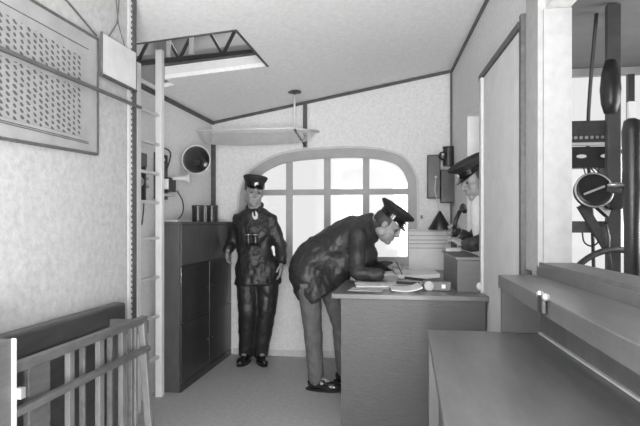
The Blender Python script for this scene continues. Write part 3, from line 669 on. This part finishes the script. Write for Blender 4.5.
def person(label, base, J, st):
    root = thing('person', label, 'person', base)
    hc, hf, hu = J['head'], J['hf'].normalized(), J['hu']
    hu = (hu - hf * hu.dot(hf)).normalized(); hs = hf.cross(hu)
    hk = J['hs']; K = lambda *a: tuple(x * hk for x in a)
    H = lambda s_, f_, u_: hc + (hs * s_ + hf * f_ + hu * u_) * hk
    m = MB()
    # head
    m.ell(H(0, -.012, .022), K(.076, .096, .098), hf, hu)
    m.ell(H(0, .028, -.045), K(.058, .062, .070), hf, hu)
    m.ell(H(0, .066, -.092), K(.026, .024, .022), hf, hu)
    m.ell(H(0, .072, .032), K(.050, .020, .016), hf, hu)
    for q in (-1, 1):
        m.ell(H(q * .040, .060, -.022), K(.024, .024, .022), hf, hu)
        m.ell(H(q * .078, -.010, -.005), K(.009, .018, .028), hf, hu)
        m.ell(H(q * .062, .0, -.055), K(.010, .030, .030), hf, hu)
    m.cap_(H(0, .082, .022), .009, H(0, .106, -.018), .014)
    m.ell(H(0, .094, -.024), K(.018, .014, .010), hf, hu)
    m.ell(H(0, .084, -.050), K(.024, .012, .007), hf, hu); m.ell(H(0, .082, -.063), K(.022, .012, .008), hf, hu)
    m.cap_(J['neck'], .066, H(0, -.015, -.04), .062)
    # trunk
    sp = J['spine']; sdv = J['side']
    pts = cr([tuple(p[0]) + (p[1], p[2]) for p in sp], 5)
    def trunk(mb, grow, lo=0, hi=None):
        pp = pts[lo:hi]; rg = []
        for i, p in enumerate(pp):
            a = Vector(pp[max(0, i - 1)][:3]); c = Vector(pp[min(len(pp) - 1, i + 1)][:3])
            rg.append((Vector(p[:3]), c - a, sdv, p[3] + grow, p[4] + grow))
        mb.loft(rg, n=24)
    trunk(m, -.018)
    for k in 'LR':
        s_, e_, w_ = J['sh' + k], J['el' + k], J['wr' + k]
        m.cap_(s_, .052, e_, .040).cap_(e_, .038, w_, .026)
        hd, pn, td, cu_ = J['hand' + k]
        hand(m, w_, hd, pn, td, cu_)
        h_, kn, an = J['hip' + k], J['kn' + k], J['an' + k]
        m.cap_(h_, .085, kn, .052).cap_(kn, .050, an, .034)
        m.cap_(an, .034, an + J['toe' + k].normalized() * .13 - V(0, 0, an.z - .04), .030)
    body = remesh(m.build('body', 'skin', root, smooth=True, weld=False), .0055, 1)
    # eyes and brows
    for q in (-1, 1):
        MB().ell(H(q * .032, .077, .008), K(.013, .008, .007), hf, hu, 10).build('eye', 'hair', root, smooth=True)
        MB().cap_(H(q * .016, .088, .030), .004, H(q * .050, .074, .032), .003, 8).build('eyebrow', 'hair', root, smooth=True)
    MB().ell(H(0, -.026, .022), K(.082, .092, .088), hf, hu).ell(H(0, -.060, -.03), K(.060, .045, .05), hf, hu).build('hair', 'hair', root, smooth=True)
    # cap
    tilt = st.get('captilt', .12)
    cu2 = (hu - hf * tilt * -1).normalized() if False else (hu + hf * -tilt).normalized(); cf = (hf - cu2 * hf.dot(cu2)).normalized()
    co_ = H(0, -.004, .052)
    ck = hk * 1.04; cr_ = st.get('crown', 1.0)
    cp = MB().lathe([(p * ck, q * ck) for p, q in [(.090, 0), (.092, .040), (.100, .050), (.128 * cr_, .070), (.134 * cr_, .082), (.120 * cr_, .094), (.07, .102), (.001, .104)]], co_, cu2, cf, n=32, sq=.90).build('cap', 'cap', root, smooth=True)
    MB().lathe([(.0935 * ck, .004), (.0955 * ck, .036 * ck)], co_, cu2, cf, n=32, sq=.90, cap=False).build('cap_band', 'visor', cp, smooth=True)
    cs = cf.cross(cu2); vb = MB(); rows = []
    for i in range(13):
        a = -1.15 + 2.3 * i / 12
        p0 = co_ + cf * (.092 * ck * math.cos(a)) + cs * (.083 * ck * math.sin(a)) + cu2 * .008
        ext = .052 * math.cos(a * 1.30) ** .7 if abs(a * 1.3) < math.pi / 2 else 0
        p1 = p0 + (cf * .9 + cs * math.sin(a) * .35) * ext - cu2 * ext * .50
        rows.append([vb.bm.verts.new(p) for p in (p0 + cu2 * .003, p1 + cu2 * .003, p1 - cu2 * .002, p0 - cu2 * .002)])
    for i in range(12):
        for k in range(4):
            vb.bm.faces.new((rows[i][k], rows[i][(k + 1) % 4], rows[i + 1][(k + 1) % 4], rows[i + 1][k]))
    vb.bm.faces.new(rows[0]); vb.bm.faces.new(rows[-1][::-1])
    vb.build('visor', 'visor', cp, smooth=False)
    MB().ell(co_ + (cf * .101 + cu2 * .030) * ck, (.015, .006, .015), cf, cu2, 12).build('badge', 'badge', cp, smooth=True)
    # coat
    jm = MB(); trunk(jm, .010)
    for k in 'LR':
        s_, e_, w_ = J['sh' + k], J['el' + k], J['wr' + k]
        jm.cap_(s_, .066, e_, .060).cap_(e_, .060, w_ + (e_ - w_).normalized() * .02, .047)
        if st.get('coatlegs'):
            h_, kn = J['hip' + k], J['kn' + k]
            jm.cap_(h_, .11, h_.lerp(kn, st['coatlegs']), .115)
    for c_, r3 in st.get('belly', []): jm.ell(c_, (r3[1], r3[0], r3[2]))
    coat = remesh(jm.build('coat', st['coat'], root, smooth=True, weld=False), .0085, 5, .034, .085)
    # collar, shirt
    na = (H(0, -.015, -.04) - J['neck']).normalized(); nf = (J['front'] - na * J['front'].dot(na)).normalized()
    cm = MB(); ns = nf.cross(na)
    for q in (-1, 1):
        ring = [J['neck'] + na * .012 - nf * (.070 * math.cos(a)) + ns * (q * .072 * math.sin(a)) + na * (.012 * math.cos(a)) for a in [k_ * .27 for k_ in range(10)]]
        cm.tube(ring, .016, 8)
        cm.cap_(ring[-1], .018, ring[-1] + nf * .035 - na * .16 - ns * q * .010, .012)
    remesh(cm.build('collar', st['coat'], root, smooth=True, weld=False), .005, 1)
    MB().lathe([(.062, .0), (.064, .018), (.060, .022)], J['neck'] + na * .004, na, nf, n=24, cap=False).ell(J['neck'] + nf * st.get('vee', .082) - na * .050, (.030, .026, .055), nf, na).build('shirt', 'shirt', root, smooth=True)
    MB().cap_(J['neck'] + nf * (st.get('vee', .082) + .014) + na * .004, .011, J['neck'] + nf * (st.get('vee', .082) + .026) - na * .03, .009, 10).build('tie', 'cap', root, smooth=True)
    # trousers and shoes
    tm = MB()
    tm.ell((J['hipL'] + J['hipR']) / 2 + V(0, 0, .02), (.165, .125, .14), J['front'], V(0, 0, 1))
    for k in 'LR':
        h_, kn, an = J['hip' + k], J['kn' + k], J['an' + k]
        r_ = st.get('legr', 1.0)
        tm.cap_(h_, .103 * r_, kn, .074 * r_).cap_(kn, .073 * r_, an + V(0, 0, .0), .060 * r_)
    remesh(tm.build('trousers', st['trousers'], root, smooth=True, weld=False), .009, 3, .018, .07)
    for k in 'LR':
        an = J['an' + k]; td = J['toe' + k].normalized(); g = V(an.x, an.y, 0)
        s_ = MB()
        s_.ell(g + td * .10 + V(0, 0, .035), (.052, .120, .045), td).ell(g + td * -.01 + V(0, 0, .05), (.046, .062, .055), td).cap_(g + V(0, 0, .05), .043, g + V(0, 0, .10), .045)
        s_.ell(g + td * .03 + V(0, 0, .05), (.048, .08, .052), td)
        sh_ = remesh(s_.build('shoe', 'shoe', root, smooth=True, weld=False), .006, 1)
        MB().lathe([(.046, 0), (.048, .014)], g + td * .055 , (0, 0, 1), td, sq=.42).build('sole', 'blackmatte', sh_) if False else None
        sb_ = MB(); sb_.loft([(g + td * .065 + V(0, 0, z), (0, 0, 1), td, .152, .052) for z in (0.0, .014)], n=24); sb_.build('sole', 'blackmatte', sh_)
    return root

# --- officer standing by the window
J = dict(
    hs=1.06, head=V(-1.38, 4.93, 1.588), hf=V(.42, -.90, -.12), hu=V(.12, -.02, 1), neck=V(-1.385, 4.985, 1.455), front=V(.15, -1, 0), side=V(1, .12, 0),
    spine=[(V(-1.36, 5.0, .74), .205, .145), (V(-1.365, 5.0, .86), .195, .14), (V(-1.39, 5.0, 1.04), .155, .112), (V(-1.395, 5.0, 1.22), .178, .122), (V(-1.392, 5.0, 1.32), .20, .115), (V(-1.388, 4.995, 1.395), .15, .092), (V(-1.385, 4.99, 1.45), .062, .058)],
    shL=V(-1.245, 5.0, 1.335), elL=V(-1.15, 5.02, 1.10), wrL=V(-1.125, 4.95, .94), handL=(V(0.0, -.1, -1), V(-1, 0, 0), V(0, -1, 0), .35),
    shR=V(-1.54, 4.99, 1.335), elR=V(-1.615, 5.0, 1.12), wrR=V(-1.62, 4.90, 1.06), handR=(V(-.02, -.25, -1), V(1, 0, 0), V(0, -1, 0), .6),
    hipL=V(-1.265, 5.0, .88), knL=V(-1.275, 4.98, .49), anL=V(-1.345, 5.05, .09), toeL=V(.45, -1, 0),
    hipR=V(-1.455, 5.0, .88), knR=V(-1.44, 4.94, .49), anR=V(-1.485, 5.04, .09), toeR=V(-.02, -1, 0))
p1 = person('person in black leather coat and peaked cap standing by the back window', (-1.40, 5.03, 0), J, dict(coat='leather', trousers='leather', legr=1.2, captilt=.05, crown=.86, vee=.102))
for k in range(3):
    for q in (-1, 1):
        MB().ell((-1.375 + q * .055, 4.872 + (.012 if q > 0 else 0), 1.27 - k * .11), (.011, .007, .011), n=10).build('button', 'iron', p1, smooth=True)
MB().tube(cr([(-1.30, 4.93, 1.40), (-1.33, 4.87, 1.28), (-1.37, 4.86, 1.17), (-1.42, 4.86, 1.24), (-1.46, 4.92, 1.40)], 5), .005, 6).build('neck_strap', 'iron', p1, smooth=True)
t = thing('binoculars', 'dark binoculars with bright rims hanging at the standing officer\'s waist', 'binoculars', (-1.36, 4.81, 1.12))
for q in (-1, 1):
    MB().lathe([(.018, .05), (.020, .03), (.027, -.02), (.029, -.05)], (-1.365 + q * .032, 4.812, 1.16), (0, -.12, 1)).build('barrel', 'black', t, smooth=True)
    MB().tube([V(-1.365 + q * .032 + .024 * math.cos(a), 4.806 + .024 * math.sin(a), 1.205) for a in [2 * math.pi * k / 14 for k in range(14)]], .0045, 6, closed=True).build('rim', 'brass', t, smooth=True)
MB().box((-1.385, 4.802, 1.13), (-1.345, 4.822, 1.18)).build('bridge', 'black', t)

# --- officer bent over the desk
J = dict(
    hs=1.1, head=V(-.135, 4.30, 1.293), hf=V(.80, -.12, -.56), hu=V(.56, 0, .82), neck=V(-.225, 4.335, 1.315), front=V(.35, 0, -1), side=V(0, 1, 0),
    spine=[(V(-.66, 4.37, .72), .20, .145), (V(-.725, 4.37, .83), .20, .16), (V(-.745, 4.37, .965), .19, .165), (V(-.59, 4.37, 1.08), .185, .175), (V(-.43, 4.36, 1.185), .19, .165), (V(-.32, 4.35, 1.25), .185, .13), (V(-.26, 4.34, 1.30), .12, .085), (V(-.225, 4.335, 1.315), .065, .062)],
    shR=V(-.355, 4.18, 1.225), elR=V(-.35, 4.06, .945), wrR=V(-.17, 4.05, .935), handR=(V(.9, .12, .12), V(.1, .2, -1), V(.1, 1, .2), .8),
    shL=V(-.34, 4.53, 1.225), elL=V(-.27, 4.60, .945), wrL=V(-.125, 4.42, .96), handL=(V(.7, -.5, .35), V(.3, 0, -1), V(.1, -1, .3), .8),
    hipR=V(-.755, 4.27, .90), knR=V(-.715, 4.25, .50), anR=V(-.690, 4.27, .09), toeR=V(1, -.12, 0),
    hipL=V(-.64, 4.46, .90), knL=V(-.525, 4.50, .50), anL=V(-.50, 4.52, .09), toeL=V(1, -.05, 0))
p2 = person('person in leather jacket and grey trousers bending over the desk to write', (-.64, 4.38, 0), J, dict(coat='leather2', trousers='cloth_grey', captilt=-.02, belly=[(V(-.50, 4.34, 1.02), (.15, .12, .13)), (V(-.33, 4.33, 1.06), (.15, .12, .12)), (V(-.53, 4.33, .93), (.15, .11, .14)), (V(-.40, 4.31, 1.01), (.13, .12, .12))]))
MB().cap_((-.02, 4.10, .935), .004, (-.065, 4.05, 1.03), .004, 8).build('pencil', 'iron', label='short dark pencil held in the bending officer\'s hand', cat='pencil')

# --- person leaning in through the doorway
J = dict(
    hs=1.08, head=V(.487, 3.99, 1.61), hf=V(-.80, -.38, -.34), hu=V(-.34, -.02, .95), neck=V(.585, 4.03, 1.475), front=V(-1, -.25, -.3), side=V(0, 1, 0),
    spine=[(V(.88, 4.10, .78), .17, .13), (V(.86, 4.10, .95), .17, .135), (V(.79, 4.08, 1.12), .165, .125), (V(.70, 4.06, 1.28), .18, .125), (V(.635, 4.04, 1.39), .17, .10), (V(.60, 4.035, 1.44), .11, .08), (V(.585, 4.03, 1.475), .062, .058)],
    shR=V(.66, 3.90, 1.37), elR=V(.53, 3.86, 1.175), wrR=V(.40, 3.90, 1.16), handR=(V(-.8, .3, .55), V(0, .3, -1), V(0, 1, .5), .9),
    shL=V(.64, 4.20, 1.38), elL=V(.50, 4.26, 1.175), wrL=V(.39, 4.10, 1.22), handL=(V(-.5, -.2, .8), V(0, -1, -.3), V(-1, -.3, .5), .9),
    hipR=V(.88, 4.0, .90), knR=V(.86, 3.98, .50), anR=V(.90, 3.98, .09), toeR=V(-1, -.1, 0),
    hipL=V(.88, 4.19, .90), knL=V(.85, 4.2, .50), anL=V(.92, 4.22, .09), toeL=V(-1, .1, 0))
p3 = person('person in tilted peaked cap and pale shirt leaning in through the doorway', (.85, 4.1, 0), J, dict(coat='cloth_dark', trousers='cloth_dark', captilt=-.12))
remesh(MB().ell((.515, 3.965, 1.38), (.07, .06, .15), (-.9, -.45, 0), (-.15, 0, 1)).ell((.525, 3.97, 1.27), (.065, .06, .10), (-.9, -.45, 0), (-.1, 0, 1)).build('shirt_front', 'shirt', p3, smooth=True, weld=False), .008, 2, .012, .05)
t = thing('telephone_handset', 'black telephone handset held by the person in the doorway', 'telephone', (.37, 4.0, 1.25))
MB().tube([(.345, 3.99, 1.27), (.355, 4.0, 1.33), (.385, 4.0, 1.40)], .015, 10).build('grip', 'black', t, smooth=True)
MB().lathe([(.02, 0), (.036, .02), (.036, .03)], (.345, 3.99, 1.26), (.5, -.6, -.5)).build('mouthpiece', 'black', t, smooth=True)
MB().lathe([(.02, 0), (.036, .02), (.036, .03)], (.39, 4.0, 1.41), (.7, -.5, .2)).build('earpiece', 'black', t, smooth=True)
